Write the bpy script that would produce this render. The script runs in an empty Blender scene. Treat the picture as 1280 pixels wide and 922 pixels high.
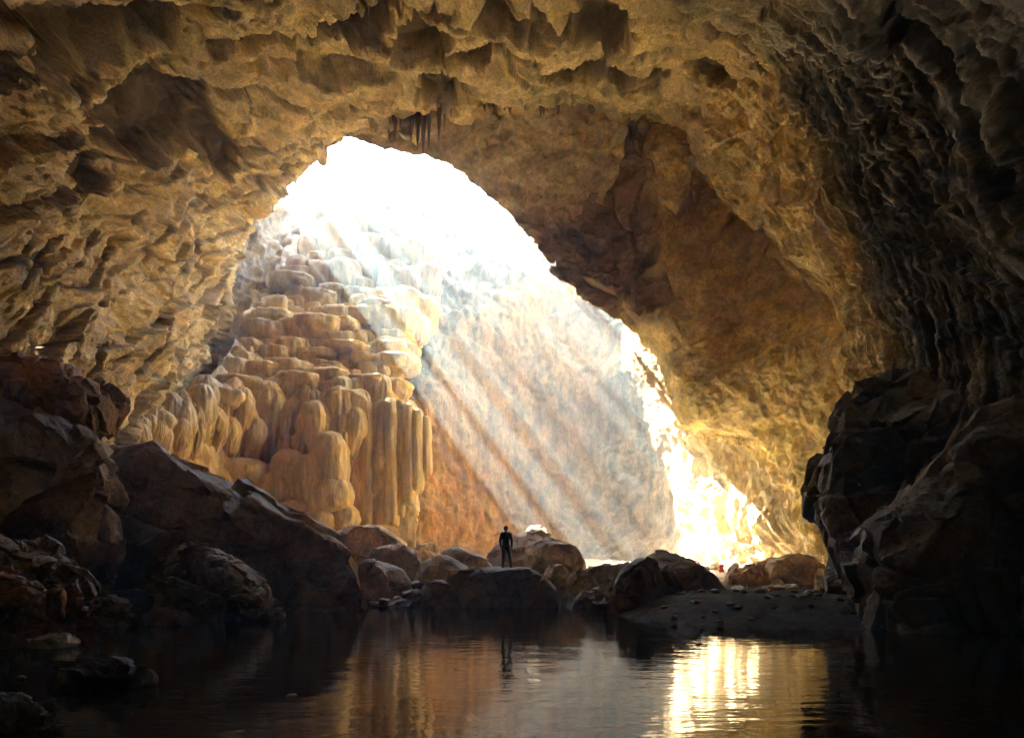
import bpy, bmesh, math, random
import numpy as np
from mathutils import Vector, Matrix, Quaternion

# ------------------------------------------------------------------ camera
sc = bpy.context.scene
F = 900.0            # focal length in photo pixels (1280 wide)
HZ = 710.0           # horizon row of the photo (eye level)
EYE = 1.6            # eye height above the water
cd = bpy.data.cameras.new('camera')
cam = bpy.data.objects.new('camera', cd)
sc.collection.objects.link(cam)
cam.location = (0, 0, EYE)
cam.rotation_euler = (math.radians(90), 0, 0)
cd.sensor_width = 36.0
cd.lens = F / 1280 * 36.0
cd.shift_y = (HZ - 461) / 1280.0
cd.clip_start = 0.1
cd.clip_end = 1000
sc.camera = cam

# ------------------------------------------------------------------ light
SUN = Vector((-1.70, 1.0, 2.42)).normalized()
world = bpy.data.worlds.new('World')
sc.world = world
world.use_nodes = True
wn = world.node_tree
for n in list(wn.nodes):
    wn.nodes.remove(n)
sky = wn.nodes.new('ShaderNodeTexSky')
sky.sky_type = 'NISHITA'
sky.sun_disc = False
sky.sun_elevation = math.asin(SUN.z)
sky.sun_rotation = math.atan2(SUN.x, SUN.y)
bg = wn.nodes.new('ShaderNodeBackground')
bg.inputs['Strength'].default_value = 0.15
wo = wn.nodes.new('ShaderNodeOutputWorld')
wn.links.new(sky.outputs[0], bg.inputs['Color'])
wn.links.new(bg.outputs[0], wo.inputs['Surface'])
sd = bpy.data.lights.new('sun', 'SUN')
sd.energy = 5.0
sd.angle = math.radians(0.5)
sd.color = (1.0, 0.93, 0.80)
sun = bpy.data.objects.new('sun', sd)
sc.collection.objects.link(sun)
sun.location = (-30, 40, 60)
sun.rotation_euler = SUN.to_track_quat('Z', 'Y').to_euler()

sc.view_settings.view_transform = 'Standard'
sc.view_settings.look = 'None'
sc.view_settings.gamma = 1.0
sc.view_settings.use_curve_mapping = False
sc.view_settings.exposure = 5.4
sc.render.engine = 'CYCLES'
cy = sc.cycles
cy.max_bounces = 8
cy.diffuse_bounces = 6
cy.glossy_bounces = 4
cy.volume_bounces = 0
cy.use_adaptive_sampling = True
cy.adaptive_threshold = 0.015
cy.use_denoising = True
try:
    cy.denoiser = 'OPENIMAGEDENOISE'
except Exception:
    pass
cy.sample_clamp_indirect = 6.0

HAZE_DENSITY = 0.0051

# ------------------------------------------------------------------ helpers
rng = np.random.RandomState(7)
random.seed(7)
C = sc.collection


def W(px, py, Y):
    """photo pixel + distance along the view axis -> world point"""
    return np.stack([(np.asarray(px, float) - 640) / F * Y,
                     np.asarray(Y, float) + 0 * np.asarray(px, float),
                     EYE + (HZ - np.asarray(py, float)) / F * Y], -1)


def proj(P):
    Y = np.maximum(P[..., 1], 0.5)
    return 640 + F * P[..., 0] / Y, HZ - F * (P[..., 2] - EYE) / Y


_perm = np.random.RandomState(3).permutation(256)
_perm = np.concatenate([_perm, _perm, _perm]).astype(np.int32)
_g = np.random.RandomState(5).normal(size=(256, 3))
_g /= np.linalg.norm(_g, axis=1)[:, None]
_g = _g.astype(np.float32)


def perlin(P):
    P = np.asarray(P, np.float32).reshape(-1, 3)
    I = np.floor(P).astype(np.int32)
    f = P - I
    I &= 255
    u = f * f * f * (f * (f * 6 - 15) + 10)
    out = 0
    for dx in (0, 1):
        wx = u[:, 0] if dx else 1 - u[:, 0]
        hx = _perm[I[:, 0] + dx]
        for dy in (0, 1):
            wy = u[:, 1] if dy else 1 - u[:, 1]
            hy = _perm[hx + I[:, 1] + dy]
            for dz in (0, 1):
                wz = u[:, 2] if dz else 1 - u[:, 2]
                g = _g[_perm[hy + I[:, 2] + dz]]
                d = g[:, 0] * (f[:, 0] - dx) + g[:, 1] * (f[:, 1] - dy) + g[:, 2] * (f[:, 2] - dz)
                out = out + wx * wy * wz * d
    return out * 1.5


def fbm(P, wl, octv=4, gain=0.5, ridged=False, seed=0):
    shp = P.shape[:-1]
    Q = P.reshape(-1, 3) / wl + seed * 17.37
    a, s, t = 1.0, 0, 0
    for o in range(octv):
        n = perlin(Q)
        if ridged:
            n = 1 - 2 * np.abs(n)
        s = s + a * n
        t += a
        a *= gain
        Q = Q * 2.03 + 5.1
    return (s / t).reshape(shp)


_jit = np.random.RandomState(9).rand(4096, 3).astype(np.float32)


def worley(P, wl, seed=0, tilt=False):
    """F1, F2, random id of nearest cell (or the height of a tilted facet of that cell)"""
    shp = P.shape[:-1]
    Q = (P.reshape(-1, 3) / wl + seed * 3.7).astype(np.float32)
    I = np.floor(Q).astype(np.int32)
    f1 = np.full(len(Q), 9.0, np.float32)
    f2 = f1.copy()
    cid = np.zeros(len(Q), np.int32)
    vec = np.zeros((len(Q), 3), np.float32)
    for dx in (-1, 0, 1):
        for dy in (-1, 0, 1):
            for dz in (-1, 0, 1):
                c = I + np.array([dx, dy, dz], np.int32)
                h = (_perm[(_perm[(_perm[c[:, 0] & 255] + c[:, 1]) & 255] + c[:, 2]) & 255] * 16
                     + (c[:, 0] * 7 + c[:, 1] * 3 + c[:, 2]) % 16) & 4095
                d = c + _jit[h] - Q
                dv = d
                d = np.sqrt((d * d).sum(1))
                m = d < f1
                if tilt:
                    vec = np.where(m[:, None], dv, vec)
                f2 = np.where(m, f1, np.minimum(f2, d))
                cid = np.where(m, h, cid)
                f1 = np.where(m, d, f1)
    val = _jit[cid, 0]
    if tilt:
        val = 0.5 + (val - 0.5) * 0.6 + ((_jit[(cid * 7 + 3) % 4096] - 0.5) * vec).sum(1) * 1.5
    return f1.reshape(shp), f2.reshape(shp), val.reshape(shp)


def sstep(a, b, x):
    t = np.clip((x - a) / (b - a), 0, 1)
    return t * t * (3 - 2 * t)


def mesh_np(name, V, Q, mat, tint=None, smooth=True, parent=None, tris=None):
    """verts (n,3), quads (m,4) -> linked object"""
    V = np.asarray(V, np.float32).reshape(-1, 3)
    Q = np.asarray(Q, np.int32).reshape(-1, 4)
    me = bpy.data.meshes.new(name)
    me.vertices.add(len(V))
    me.vertices.foreach_set('co', V.ravel())
    nq = len(Q)
    loops = Q.ravel()
    starts = np.arange(nq, dtype=np.int32) * 4
    tot = np.full(nq, 4, np.int32)
    if tris is not None and len(tris):
        T = np.asarray(tris, np.int32).reshape(-1, 3)
        starts = np.concatenate([starts, nq * 4 + np.arange(len(T), dtype=np.int32) * 3])
        tot = np.concatenate([tot, np.full(len(T), 3, np.int32)])
        loops = np.concatenate([loops, T.ravel()])
    me.loops.add(len(loops))
    me.loops.foreach_set('vertex_index', loops.astype(np.int32))
    me.polygons.add(len(starts))
    me.polygons.foreach_set('loop_start', starts)
    me.polygons.foreach_set('loop_total', tot)
    me.polygons.foreach_set('use_smooth', np.full(len(starts), smooth))
    me.update(calc_edges=True)
    me.validate()
    if tint is not None:
        a = me.color_attributes.new('Tint', 'FLOAT_COLOR', 'POINT')
        c = np.ones((len(V), 4), np.float32)
        c[:, :3] = np.asarray(tint, np.float32).reshape(-1, 3)
        a.data.foreach_set('color', c.ravel())
    me.materials.append(mat)
    o = bpy.data.objects.new(name, me)
    C.objects.link(o)
    if parent is not None:
        o.parent = parent
    return o


def tag(o, label=None, cat=None, group=None, kind=None):
    if label: o['label'] = label
    if cat: o['category'] = cat
    if group: o['group'] = group
    if kind: o['kind'] = kind
    return o


def grid_quads(nu, nv, close_u=False):
    iu = np.arange(nu if close_u else nu - 1)
    iv = np.arange(nv - 1)
    A, B = np.meshgrid(iu, iv, indexing='ij')
    A2 = (A + 1) % nu
    return np.stack([A * nv + B, A2 * nv + B, A2 * nv + B + 1, A * nv + B + 1], -1).reshape(-1, 4)


def grid_normals(P, close_u=False):
    if close_u:
        du = np.roll(P, -1, 0) - np.roll(P, 1, 0)
    else:
        du = np.gradient(P, axis=0)
    dv = np.gradient(P, axis=1)
    N = np.cross(du, dv)
    L = np.linalg.norm(N, axis=-1, keepdims=True)
    return N / np.maximum(L, 1e-9)


def catmull(K, t):
    """K (n, ..., ) control, t in [0,n-1]"""
    n = len(K)
    i = np.clip(np.floor(t).astype(int), 0, n - 2)
    f = (t - i).reshape((-1,) + (1,) * (K.ndim - 1))
    p0 = K[np.maximum(i - 1, 0)]
    p1 = K[i]
    p2 = K[i + 1]
    p3 = K[np.minimum(i + 2, n - 1)]
    return 0.5 * (2 * p1 + (p2 - p0) * f + (2 * p0 - 5 * p1 + 4 * p2 - p3) * f ** 2
                  + (3 * p1 - p0 - 3 * p2 + p3) * f ** 3)


class TPS:
    """thin plate surface through (px, py) -> distance"""
    def __init__(self, pts, smooth=0.0):
        p = np.array(pts, float)
        self.c = p[:, :2] / 100
        n = len(p)
        A = np.zeros((n + 3, n + 3))
        A[:n, :n] = self.k(self.c, self.c) + np.eye(n) * smooth
        A[:n, n] = 1
        A[:n, n + 1:] = self.c
        A[n:, :n] = A[:n, n:].T
        b = np.zeros(n + 3)
        b[:n] = p[:, 2]
        self.w = np.linalg.solve(A, b)

    @staticmethod
    def k(a, b):
        r2 = ((a[:, None] - b[None]) ** 2).sum(-1)
        return 0.5 * r2 * np.log(r2 + 1e-9)

    def __call__(self, px, py):
        q = np.stack([np.asarray(px, float).ravel(), np.asarray(py, float).ravel()], -1) / 100
        out = np.empty(len(q))
        for s in range(0, len(q), 20000):
            qq = q[s:s + 20000]
            out[s:s + 20000] = self.k(qq, self.c) @ self.w[:-3] + self.w[-3] + qq @ self.w[-2:]
        return out.reshape(np.shape(px))


def in_poly(px, py, poly):
    inside = np.zeros(px.shape, bool)
    n = len(poly)
    for i in range(n):
        x0, y0 = poly[i]
        x1, y1 = poly[(i + 1) % n]
        c = ((y0 > py) != (y1 > py)) & (px < (x1 - x0) * (py - y0) / (y1 - y0 + 1e-12) + x0)
        inside ^= c
    return inside


def relief(name, poly, depth, step, disp, mat, tintf, back=0.10, wob=3.0, seed=0, parent=None, comb=0.0):
    """a rock face: outline + distances -> displaced sheet whose rim is carried back into the rock"""
    poly = np.array(poly, float)
    x0, y0 = poly.min(0)
    x1, y1 = poly.max(0)
    nx, ny = int((x1 - x0) / step) + 2, int((y1 - y0) / step) + 2
    X, Yp = np.meshgrid(x0 + np.arange(nx) * step, y0 + np.arange(ny) * step, indexing='ij')
    w3 = np.stack([X / 18.0, Yp / 18.0, 0 * X + seed], -1)
    wx = perlin(w3).reshape(X.shape) + 0.5 * perlin(w3 * 2.7 + 3).reshape(X.shape)
    wy = perlin(w3 + 31).reshape(X.shape) + 0.5 * perlin(w3 * 2.7 + 41).reshape(X.shape)
    m = in_poly(X + wx * wob, Yp + wy * wob, poly)
    D = depth(X, Yp)
    P = W(X, Yp, D)
    N = grid_normals(P)
    flip = (N * P).sum(-1).mean() > 0
    if flip:
        N = -N
    h = disp(P, X, Yp, N)
    P = P + N * h[..., None]
    face = m[:-1, :-1] & m[1:, :-1] & m[1:, 1:] & m[:-1, 1:]
    idx = np.arange(nx * ny).reshape(nx, ny)
    Q = np.stack([idx[:-1, :-1], idx[1:, :-1], idx[1:, 1:], idx[:-1, 1:]], -1)[face]
    if flip:
        Q = Q[:, ::-1]
    # rim edges
    E = np.concatenate([Q[:, [0, 1]], Q[:, [1, 2]], Q[:, [2, 3]], Q[:, [3, 0]]])
    key = np.sort(E, 1)
    k = key[:, 0].astype(np.int64) * (nx * ny) + key[:, 1]
    u, first, cnt = np.unique(k, return_index=True, return_counts=True)
    B = E[first[cnt == 1]]
    V = P.reshape(-1, 3)
    T = tintf(P, X, Yp, N).reshape(-1, 3)
    used = np.unique(Q)
    remap = np.full(nx * ny, -1)
    remap[used] = np.arange(len(used))
    V = V[used]
    T = T[used]
    Q = remap[Q]
    B = remap[B]
    rim = np.unique(B)
    prev = rim
    rm = np.full(len(V), -1)
    cam0 = np.array([0, 0, EYE])
    cx = V.mean(0)
    strips = []
    last = None
    for s_ in (0.25, 1.0):
        base = V[rim]
        bk = back * s_
        if comb:  # unseen rim teeth added to cut the sunlight into streaks
            cp = base * np.array([0.7, 0, 0.7]) + 21.3
            bk = (back + comb * sstep(-0.05, 0.02, perlin(cp) + 0.4 * perlin(cp * 2.7)) * sstep(720, 660, proj(base)[0]))[:, None] * s_
        newp = base + (base - cam0) * bk
        # draw in a little toward the middle so that the return turns out of sight
        c = cx + (cx - cam0) * bk
        newp = newp + (c - newp) * 0.02 * s_
        start = len(V)
        V = np.concatenate([V, newp]) if last is None else np.concatenate([V, newp])
        T = np.concatenate([T, T[rim]])
        mp = np.full(len(V), -1)
        mp[rim] = start + np.arange(len(rim))
        a = B if last is None else last[B]
        b = mp[B]
        strips.append(np.stack([a[:, 1], a[:, 0], b[:, 0], b[:, 1]], -1))
        last = mp
    Q = np.concatenate([Q] + strips)
    return mesh_np(name, V, Q, mat, T, parent=parent)


# ------------------------------------------------------------------ materials
def node_mat(name):
    m = bpy.data.materials.new(name)
    m.use_nodes = True
    nt = m.node_tree
    for n in list(nt.nodes):
        nt.nodes.remove(n)
    out = nt.nodes.new('ShaderNodeOutputMaterial')
    b = nt.nodes.new('ShaderNodeBsdfPrincipled')
    nt.links.new(b.outputs[0], out.inputs['Surface'])
    return m, nt, b, out


def rock_mat(name, tint=True, color=(0.3, 0.2, 0.1), var=0.45, rough=0.8, spec=0.25, scale=1.0,
             stretch=(1, 1, 1), bump=0.5, crack=0.5, rot=(0, 0, 0), dist=0.12, local=False, grain=0.3, satv=0.15):
    m, nt, b, out = node_mat(name)
    L = nt.links.new

    def nd(t, **k):
        n = nt.nodes.new(t)
        for a, v in k.items():
            setattr(n, a, v)
        return n
    if local:
        pos = nd('ShaderNodeTexCoord').outputs['Object']
    else:
        pos = nd('ShaderNodeNewGeometry').outputs['Position']
    mp = nd('ShaderNodeMapping')
    mp.inputs['Rotation'].default_value = rot
    mp.inputs['Scale'].default_value = tuple(s * scale for s in stretch)
    L(pos, mp.inputs['Vector'])

    def noise(sc_, det=6, rg=0.6, src=mp.outputs[0], typ='FBM', dst=0.0):
        n = nd('ShaderNodeTexNoise')
        n.inputs['Scale'].default_value = sc_
        n.inputs['Detail'].default_value = det
        n.inputs['Roughness'].default_value = rg
        n.inputs['Distortion'].default_value = dst
        L(src, n.inputs['Vector'])
        return n.outputs['Fac']

    def math_(op, a, b_):
        n = nd('ShaderNodeMath', operation=op)
        for i, v in enumerate((a, b_)):
            if isinstance(v, (int, float)):
                n.inputs[i].default_value = v
            else:
                L(v, n.inputs[i])
        return n.outputs[0]

    def rng_(v, a, b_, c, d):
        n = nd('ShaderNodeMapRange')
        L(v, n.inputs['Value'])
        for i, q in zip(('From Min', 'From Max', 'To Min', 'To Max'), (a, b_, c, d)):
            n.inputs[i].default_value = q
        return n.outputs[0]
    n1 = noise(0.7, 4, 0.62)
    n2 = noise(3.1, 6, 0.68)
    n3 = noise(13.0, 3, 0.75)
    v1 = rng_(n1, 0.3, 0.7, 1 - var, 1 + var)
    v2 = rng_(n2, 0.3, 0.7, 1 - var * 0.7, 1 + var * 0.7)
    v3 = rng_(n3, 0.3, 0.7, 1 - grain, 1 + grain)
    v = math_('MULTIPLY', math_('MULTIPLY', v1, v2), v3)
    # hairline joints
    vor = nd('ShaderNodeTexVoronoi', feature='DISTANCE_TO_EDGE')
    vor.inputs['Scale'].default_value = 0.9
    nv = nd('ShaderNodeTexNoise')
    nv.inputs['Scale'].default_value = 2.0
    nv.inputs['Detail'].default_value = 2
    L(mp.outputs[0], nv.inputs['Vector'])
    mx = nd('ShaderNodeVectorMath', operation='MULTIPLY_ADD')
    L(nv.outputs['Color'], mx.inputs[0])
    mx.inputs[1].default_value = (0.9, 0.9, 0.9)
    L(mp.outputs[0], mx.inputs[2])
    L(mx.outputs[0], vor.inputs['Vector'])
    ck = rng_(vor.outputs['Distance'], 0.0, 0.05, 1 - crack, 1.0)
    v = math_('MULTIPLY', v, ck)
    colmix = nd('ShaderNodeVectorMath', operation='SCALE')
    if tint:
        at = nd('ShaderNodeAttribute', attribute_name='Tint')
        L(at.outputs['Color'], colmix.inputs[0])
    else:
        rgb = nd('ShaderNodeRGB')
        rgb.outputs[0].default_value = (*color, 1)
        L(rgb.outputs[0], colmix.inputs[0])
    L(v, colmix.inputs['Scale'])
    # warm / grey wander
    hs = nd('ShaderNodeHueSaturation')
    L(colmix.outputs[0], hs.inputs['Color'])
    L(rng_(noise(1.7, 2, 0.6), 0.3, 0.7, 1 - satv, 1 + satv), hs.inputs['Saturation'])
    L(rng_(noise(0.9, 2, 0.6), 0.3, 0.7, 0.488, 0.512), hs.inputs['Hue'])
    L(hs.outputs[0], b.inputs['Base Color'])
    L(rng_(n2, 0.3, 0.7, rough - 0.15, min(1, rough + 0.15)), b.inputs['Roughness'])
    b.inputs['Specular IOR Level'].default_value = spec
    hgt = math_('ADD', math_('MULTIPLY', n2, 1.0), math_('MULTIPLY', n3, 0.45))
    hgt = math_('ADD', hgt, math_('MULTIPLY', rng_(vor.outputs['Distance'], 0, 0.06, 0, 1), 0.35 * crack))
    bp = nd('ShaderNodeBump')
    bp.inputs['Strength'].default_value = bump
    bp.inputs['Distance'].default_value = dist
    L(hgt, bp.inputs['Height'])
    L(bp.outputs[0], b.inputs['Normal'])
    return m


M_vault = rock_mat('cave limestone', var=0.42, rough=0.78, spec=0.22, scale=1.1, bump=0.85, crack=0.12, dist=0.12, rot=(0.58, 0.0, 0.1), stretch=(1.0, 0.45, 1.5), grain=0.45)
M_back = rock_mat('streaked limestone', var=0.5, rough=0.8, spec=0.2, scale=1.2, stretch=(1.4, 1.4, 0.55), bump=0.9, crack=0.15, dist=0.16, grain=0.45, satv=0.06)
M_butt = rock_mat('buttress limestone', var=0.4, rough=0.8, spec=0.2, scale=1.2, bump=0.9, crack=0.2, dist=0.18, grain=0.4)
M_flow = rock_mat('flowstone', var=0.4, rough=0.6, spec=0.3, scale=1.3, stretch=(2.4, 2.4, 0.35), bump=0.6, crack=0.0, dist=0.10)
M_dark = rock_mat('wet boulder', var=0.5, rough=0.62, spec=0.3, scale=1.6, bump=0.8, crack=0.3, dist=0.12)
M_ground = rock_mat('cave floor gravel', var=0.6, rough=0.85, spec=0.2, scale=4.5, bump=1.0, crack=0.5, dist=0.10)

# ------------------------------------------------------------------ cave vault (near hall)
OCHRE = np.array([0.63, 0.45, 0.17])
TAN = np.array([0.74, 0.58, 0.30])
BROWN = np.array([0.11, 0.068, 0.034])
OLIVE = np.array([0.40, 0.33, 0.14])
GREY = np.array([0.13, 0.115, 0.09])
PALE = np.array([0.55, 0.52, 0.44])
RUST = np.array([0.38, 0.17, 0.055])


def lerp(a, b, t):
    t = np.clip(t, 0, 1)[..., None]
    return a * (1 - t) + b * t


lip = [(120, 770, 37), (165, 620, 41), (248, 468, 46), (278, 370, 47), (300, 280, 47.5), (345, 232, 46.2),
       (425, 166, 44.8), (500, 152, 43.4), (600, 140, 42.4), (740, 138, 42), (828, 150, 41), (890, 215, 39),
       (965, 290, 37), (1040, 390, 35), (1065, 560, 34), (1055, 760, 33.5)]
ringA = [(60, 800, 27), (110, 640, 28), (120, 480, 28.5), (120, 360, 29), (140, 250, 29), (210, 140, 29.5),
         (330, 80, 30), (450, 50, 30.5), (580, 40, 30.5), (760, 40, 30), (925, 60, 29.5), (1015, 150, 29),
         (1068, 270, 28), (1095, 360, 27), (1115, 500, 26), (1115, 790, 25)]
ringB = [(-60, 850, 18), (-70, 640, 18), (-80, 470, 18.5), (-70, 330, 18.5), (-30, 180, 19), (70, 40, 19),
         (230, -40, 19.5), (400, -70, 20), (580, -80, 20), (780, -70, 20), (980, -40, 20), (1140, 50, 20),
         (1225, 200, 19.5), (1275, 350, 19), (1295, 520, 18), (1290, 850, 17)]
rings = []
for y, r, hz in ((-17, 1.0, 1.0), (-14, 8, 8), (-4, 12, 13), (7, 13, 14.5)):
    th = np.pi - np.arange(16) * np.pi / 15
    rings.append(np.stack([r * np.cos(th), np.full(16, float(y)), -1.5 + (hz + 1.5) * np.sin(th) ** 0.75], -1))
for rg in (ringB, ringA, lip):
    a = np.array(rg, float)
    rings.append(W(a[:, 0], a[:, 1], a[:, 2]))
Lr = rings[-1]
ctr = np.array([-1.0, 0, 8.0])
dirv = Lr - ctr
dirv[:, 1] = 0
dirv /= np.linalg.norm(dirv, axis=1)[:, None]
rings.append(Lr + dirv * 1.4 + np.array([0, 0.7, 0]))
rings.append(Lr + dirv * 13 + np.array([0, 0.2, 0]))
K = np.stack(rings)                       # v, u, 3
nu = 900
vt = np.concatenate([np.linspace(0, 3, 40, endpoint=False), np.linspace(3, 4, 70, endpoint=False),
                     np.linspace(4, 5, 170, endpoint=False), np.linspace(5, 6, 220, endpoint=False),
                     np.linspace(6, 7, 30, endpoint=False), np.linspace(7, 8, 25)])
Ku = catmull(np.swapaxes(K, 0, 1), np.linspace(0, 15, nu))        # u, v, 3
Pv = catmull(np.swapaxes(Ku, 0, 1), vt)                           # v, u, 3
Pv = np.swapaxes(Pv, 0, 1)                                        # u, v, 3
# unseen spurs added above the lip, splitting the sunlight into beams
uu1 = np.linspace(0, 15, nu)
cq = np.stack([uu1 * 4.6, 0 * uu1, 0 * uu1 + 3.3], -1)
comb = sstep(-0.05, 0.12, perlin(cq) + 0.35 * perlin(cq * 2.6 + 9)) * sstep(3.2, 3.8, uu1) * sstep(9.5, 8.5, uu1)
tongue = np.interp(vt, [6.25, 7.0, 7.3], [0, 1, 0])
Pv = Pv + (Pv - np.array([0, 0, EYE])) * (0.19 * comb[:, None] * tongue[None, :])[..., None]
Nv = grid_normals(Pv)
inw = np.array([0, 0, 8.0]) - Pv
inw[..., 1] = 0
if (Nv * inw)[:, 100:400].sum() < 0:
    Nv = -Nv
PX, PY = proj(Pv)


def blob(px, py, cx, cy, rx, ry, ang=0, soft=0.35):
    a = math.radians(ang)
    dx, dy = px - cx, py - cy
    u_ = (dx * math.cos(a) + dy * math.sin(a)) / rx
    v_ = (-dx * math.sin(a) + dy * math.cos(a)) / ry
    return 1 - sstep(1 - soft, 1 + soft, np.sqrt(u_ * u_ + v_ * v_))


uu = np.linspace(0, 1, nu)[:, None] + 0 * PX
right = sstep(0.60, 0.72, uu)
# bedding: tilted slabs on the left and roof, arch-following ribs on the right
warp = np.stack([fbm(Pv, 5, 2, seed=s) for s in (1, 2, 3)], -1)
Pw = Pv + warp * 0.8
bed = np.array([0.18, -0.55, 0.82])
q = Pw @ bed
along = Pw @ np.array([0.1, 0.83, 0.55])
across = Pw @ np.array([0.98, -0.1, -0.1])
S = np.stack([q * 1.0, along * 0.20, across * 0.45], -1)
f1, f2, cid = worley(S, 1.45, 1, True)
slab = (cid - 0.5) * 0.85 - 0.22 * (1 - sstep(0.0, 0.06, f2 - f1))
g1, g2, cid2 = worley(S, 0.5, 2, True)
slab2 = ((cid2 - 0.5) * 0.33 - 0.07 * (1 - sstep(0.0, 0.08, g2 - g1))) * (0.55 + 0.45 * sstep(-0.3, 0.3, fbm(Pv, 4.5, 2, seed=13)))
k1, k2, cid3 = worley(np.stack([q, along * 0.35, across * 0.7], -1), 0.24, 3, True)
slab2 = slab2 + (cid3 - 0.5) * 0.17
saw = q / 2.3 + 0.5 * fbm(Pv, 3.5, 3, seed=9)
saw = saw - np.floor(saw)
ledge = (saw - 0.5) * 0.95 * sstep(-0.2, 0.3, fbm(Pv, 6, 2, seed=12))
# ribs on the right
rr = np.stack([vt[None, :] * 9 + 0 * PX, uu * 9, 0 * PX], -1)
rwarp = warp[..., :2] * 0.8
rr2 = rr.copy()
rr2[..., 0] += rwarp[..., 0]
rr2[..., 1] += rwarp[..., 1]
rib = fbm(rr2, 1.0, 5, 0.55, ridged=True, seed=4)
rib2 = fbm(rr2 * np.array([2.5, 0.9, 1]), 1.0, 4, 0.6, ridged=True, seed=5)
big = fbm(Pv, 9, 3, seed=20)
med = fbm(Pw, 2.2, 5, 0.55, seed=21)
rdg = fbm(Pw, 2.8, 5, 0.55, ridged=True, seed=22)
h = big * 1.6 + med * 0.22 + (rdg - 0.3) * 0.12
h = h + (1 - right) * (slab * 0.85 + slab2 + ledge)
h = h + right * ((rib - 0.2) * 0.50 + (rib2 - 0.2) * 0.26 + slab2 * 0.5 + slab * 0.5)
# blind alcoves in the roof and the left wall
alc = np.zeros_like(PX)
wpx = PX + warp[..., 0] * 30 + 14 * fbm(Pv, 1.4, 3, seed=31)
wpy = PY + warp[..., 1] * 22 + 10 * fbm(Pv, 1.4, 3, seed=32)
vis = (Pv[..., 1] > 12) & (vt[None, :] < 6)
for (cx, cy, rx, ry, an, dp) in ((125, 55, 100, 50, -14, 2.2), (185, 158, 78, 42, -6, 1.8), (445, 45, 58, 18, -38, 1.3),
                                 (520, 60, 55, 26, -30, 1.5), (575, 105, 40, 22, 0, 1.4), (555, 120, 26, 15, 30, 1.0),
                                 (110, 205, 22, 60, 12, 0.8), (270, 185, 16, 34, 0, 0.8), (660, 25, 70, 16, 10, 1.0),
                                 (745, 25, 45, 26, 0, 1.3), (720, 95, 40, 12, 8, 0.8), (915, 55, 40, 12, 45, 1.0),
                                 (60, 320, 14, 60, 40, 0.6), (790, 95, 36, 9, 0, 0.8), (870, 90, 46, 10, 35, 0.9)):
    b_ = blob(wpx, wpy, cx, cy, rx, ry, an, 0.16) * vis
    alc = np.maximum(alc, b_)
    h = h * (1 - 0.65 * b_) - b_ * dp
# the dark alcoves are smoother inside
fade = np.clip((vt - 6) / 1.2, 0, 1)[None, :]
h = h * (1 - 0.6 * fade)
fine = fbm(Pw * np.array([1, 1, 0.8]), 0.7, 5, 0.6, seed=23)
h = h + fine * 0.085 * (1 - 0.6 * alc)
endf = np.clip(vt / 2, 0, 1)[None, :]
Pd = Pv + Nv * (h * endf)[..., None]
# colour of the stone, with the alcove shade painted in
n_a = fbm(Pv, 4.0, 4, seed=40)
n_b = fbm(Pv, 1.3, 4, seed=41)
n_c = fbm(Pv, 7.0, 3, seed=42)
col = lerp(OCHRE, TAN, 0.45 + n_a * 0.9)
col = lerp(col, OLIVE, sstep(0.0, 0.5, n_c) * (1 - right) * sstep(330, 60, PY) * 0.9)
col = lerp(col, BROWN * 1.6, sstep(0.15, 0.6, n_b + 0.4 * n_c) * 0.6)
col = lerp(col, BROWN, (1 - sstep(0.0, 0.07, f2 - f1)) * 0.6 * (1 - right))
col = lerp(col, BROWN * 0.6, alc * 0.9)  # shade inside the alcoves painted as a near-black tint
rn = sstep(5.05, 4.75, vt)[None, :] * right
dk = lerp(GREY * 0.55, PALE, sstep(0.55, 0.85, rib2 * 0.6 + rib * 0.4) * 0.8)
col = lerp(col, dk, rn)
col = lerp(col, PALE, right * sstep(0.6, 0.9, rib2) * 0.35)
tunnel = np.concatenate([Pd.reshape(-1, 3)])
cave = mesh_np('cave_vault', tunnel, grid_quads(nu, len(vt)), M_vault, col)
tag(cave, 'golden limestone vault arching over the dark pool', 'cave roof', kind='structure')


# ------------------------------------------------------------------ back wall of the lit chamber
D_back = TPS([(60, 640, 42), (60, 300, 47), (200, 640, 46), (230, 470, 49), (280, 420, 51.5), (320, 350, 54), (348, 280, 57),
              (375, 244, 61), (352, 238, 57.8), (330, 190, 57.7), (300, 150, 59.2), (250, 80, 63), (200, 0, 67.5), (150, 130, 55), (80, 50, 56), (120, -80, 70), (400, 620, 49), (400, 500, 52.5), (400, 400, 57), (450, 330, 60.5),
              (470, 258, 65.5), (530, 640, 50), (540, 560, 51), (530, 500, 51.5), (570, 415, 55.5), (640, 374, 58.5), (692, 348, 59),
              (556, 380, 57), (555, 330, 60), (620, 330, 60.2), (690, 300, 60.8), (545, 275, 63.5), (600, 262, 63), (690, 235, 63), (800, 230, 63),
              (640, 640, 56), (640, 500, 57.5), (720, 640, 57), (720, 480, 58.5), (780, 640, 55.5), (775, 520, 57), (790, 530, 55.5),
              (765, 410, 58.5), (782, 418, 55), (800, 420, 48.6), (808, 470, 49.8), (828, 470, 45.6), (820, 530, 50), (842, 530, 45.4), (850, 330, 52), (800, 692, 51), (850, 700, 46.5), (860, 610, 47.5), (875, 540, 44.8),
              (925, 700, 43), (915, 610, 43.5), (950, 540, 43.5), (990, 700, 40.7), (1000, 620, 40.5), (1040, 690, 38.5),
              (1000, 420, 44), (1150, 690, 36), (1150, 300, 42), (950, 230, 52), (640, 720, 55), (400, 720, 46), (850, 740, 44)], 0.002)


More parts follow.
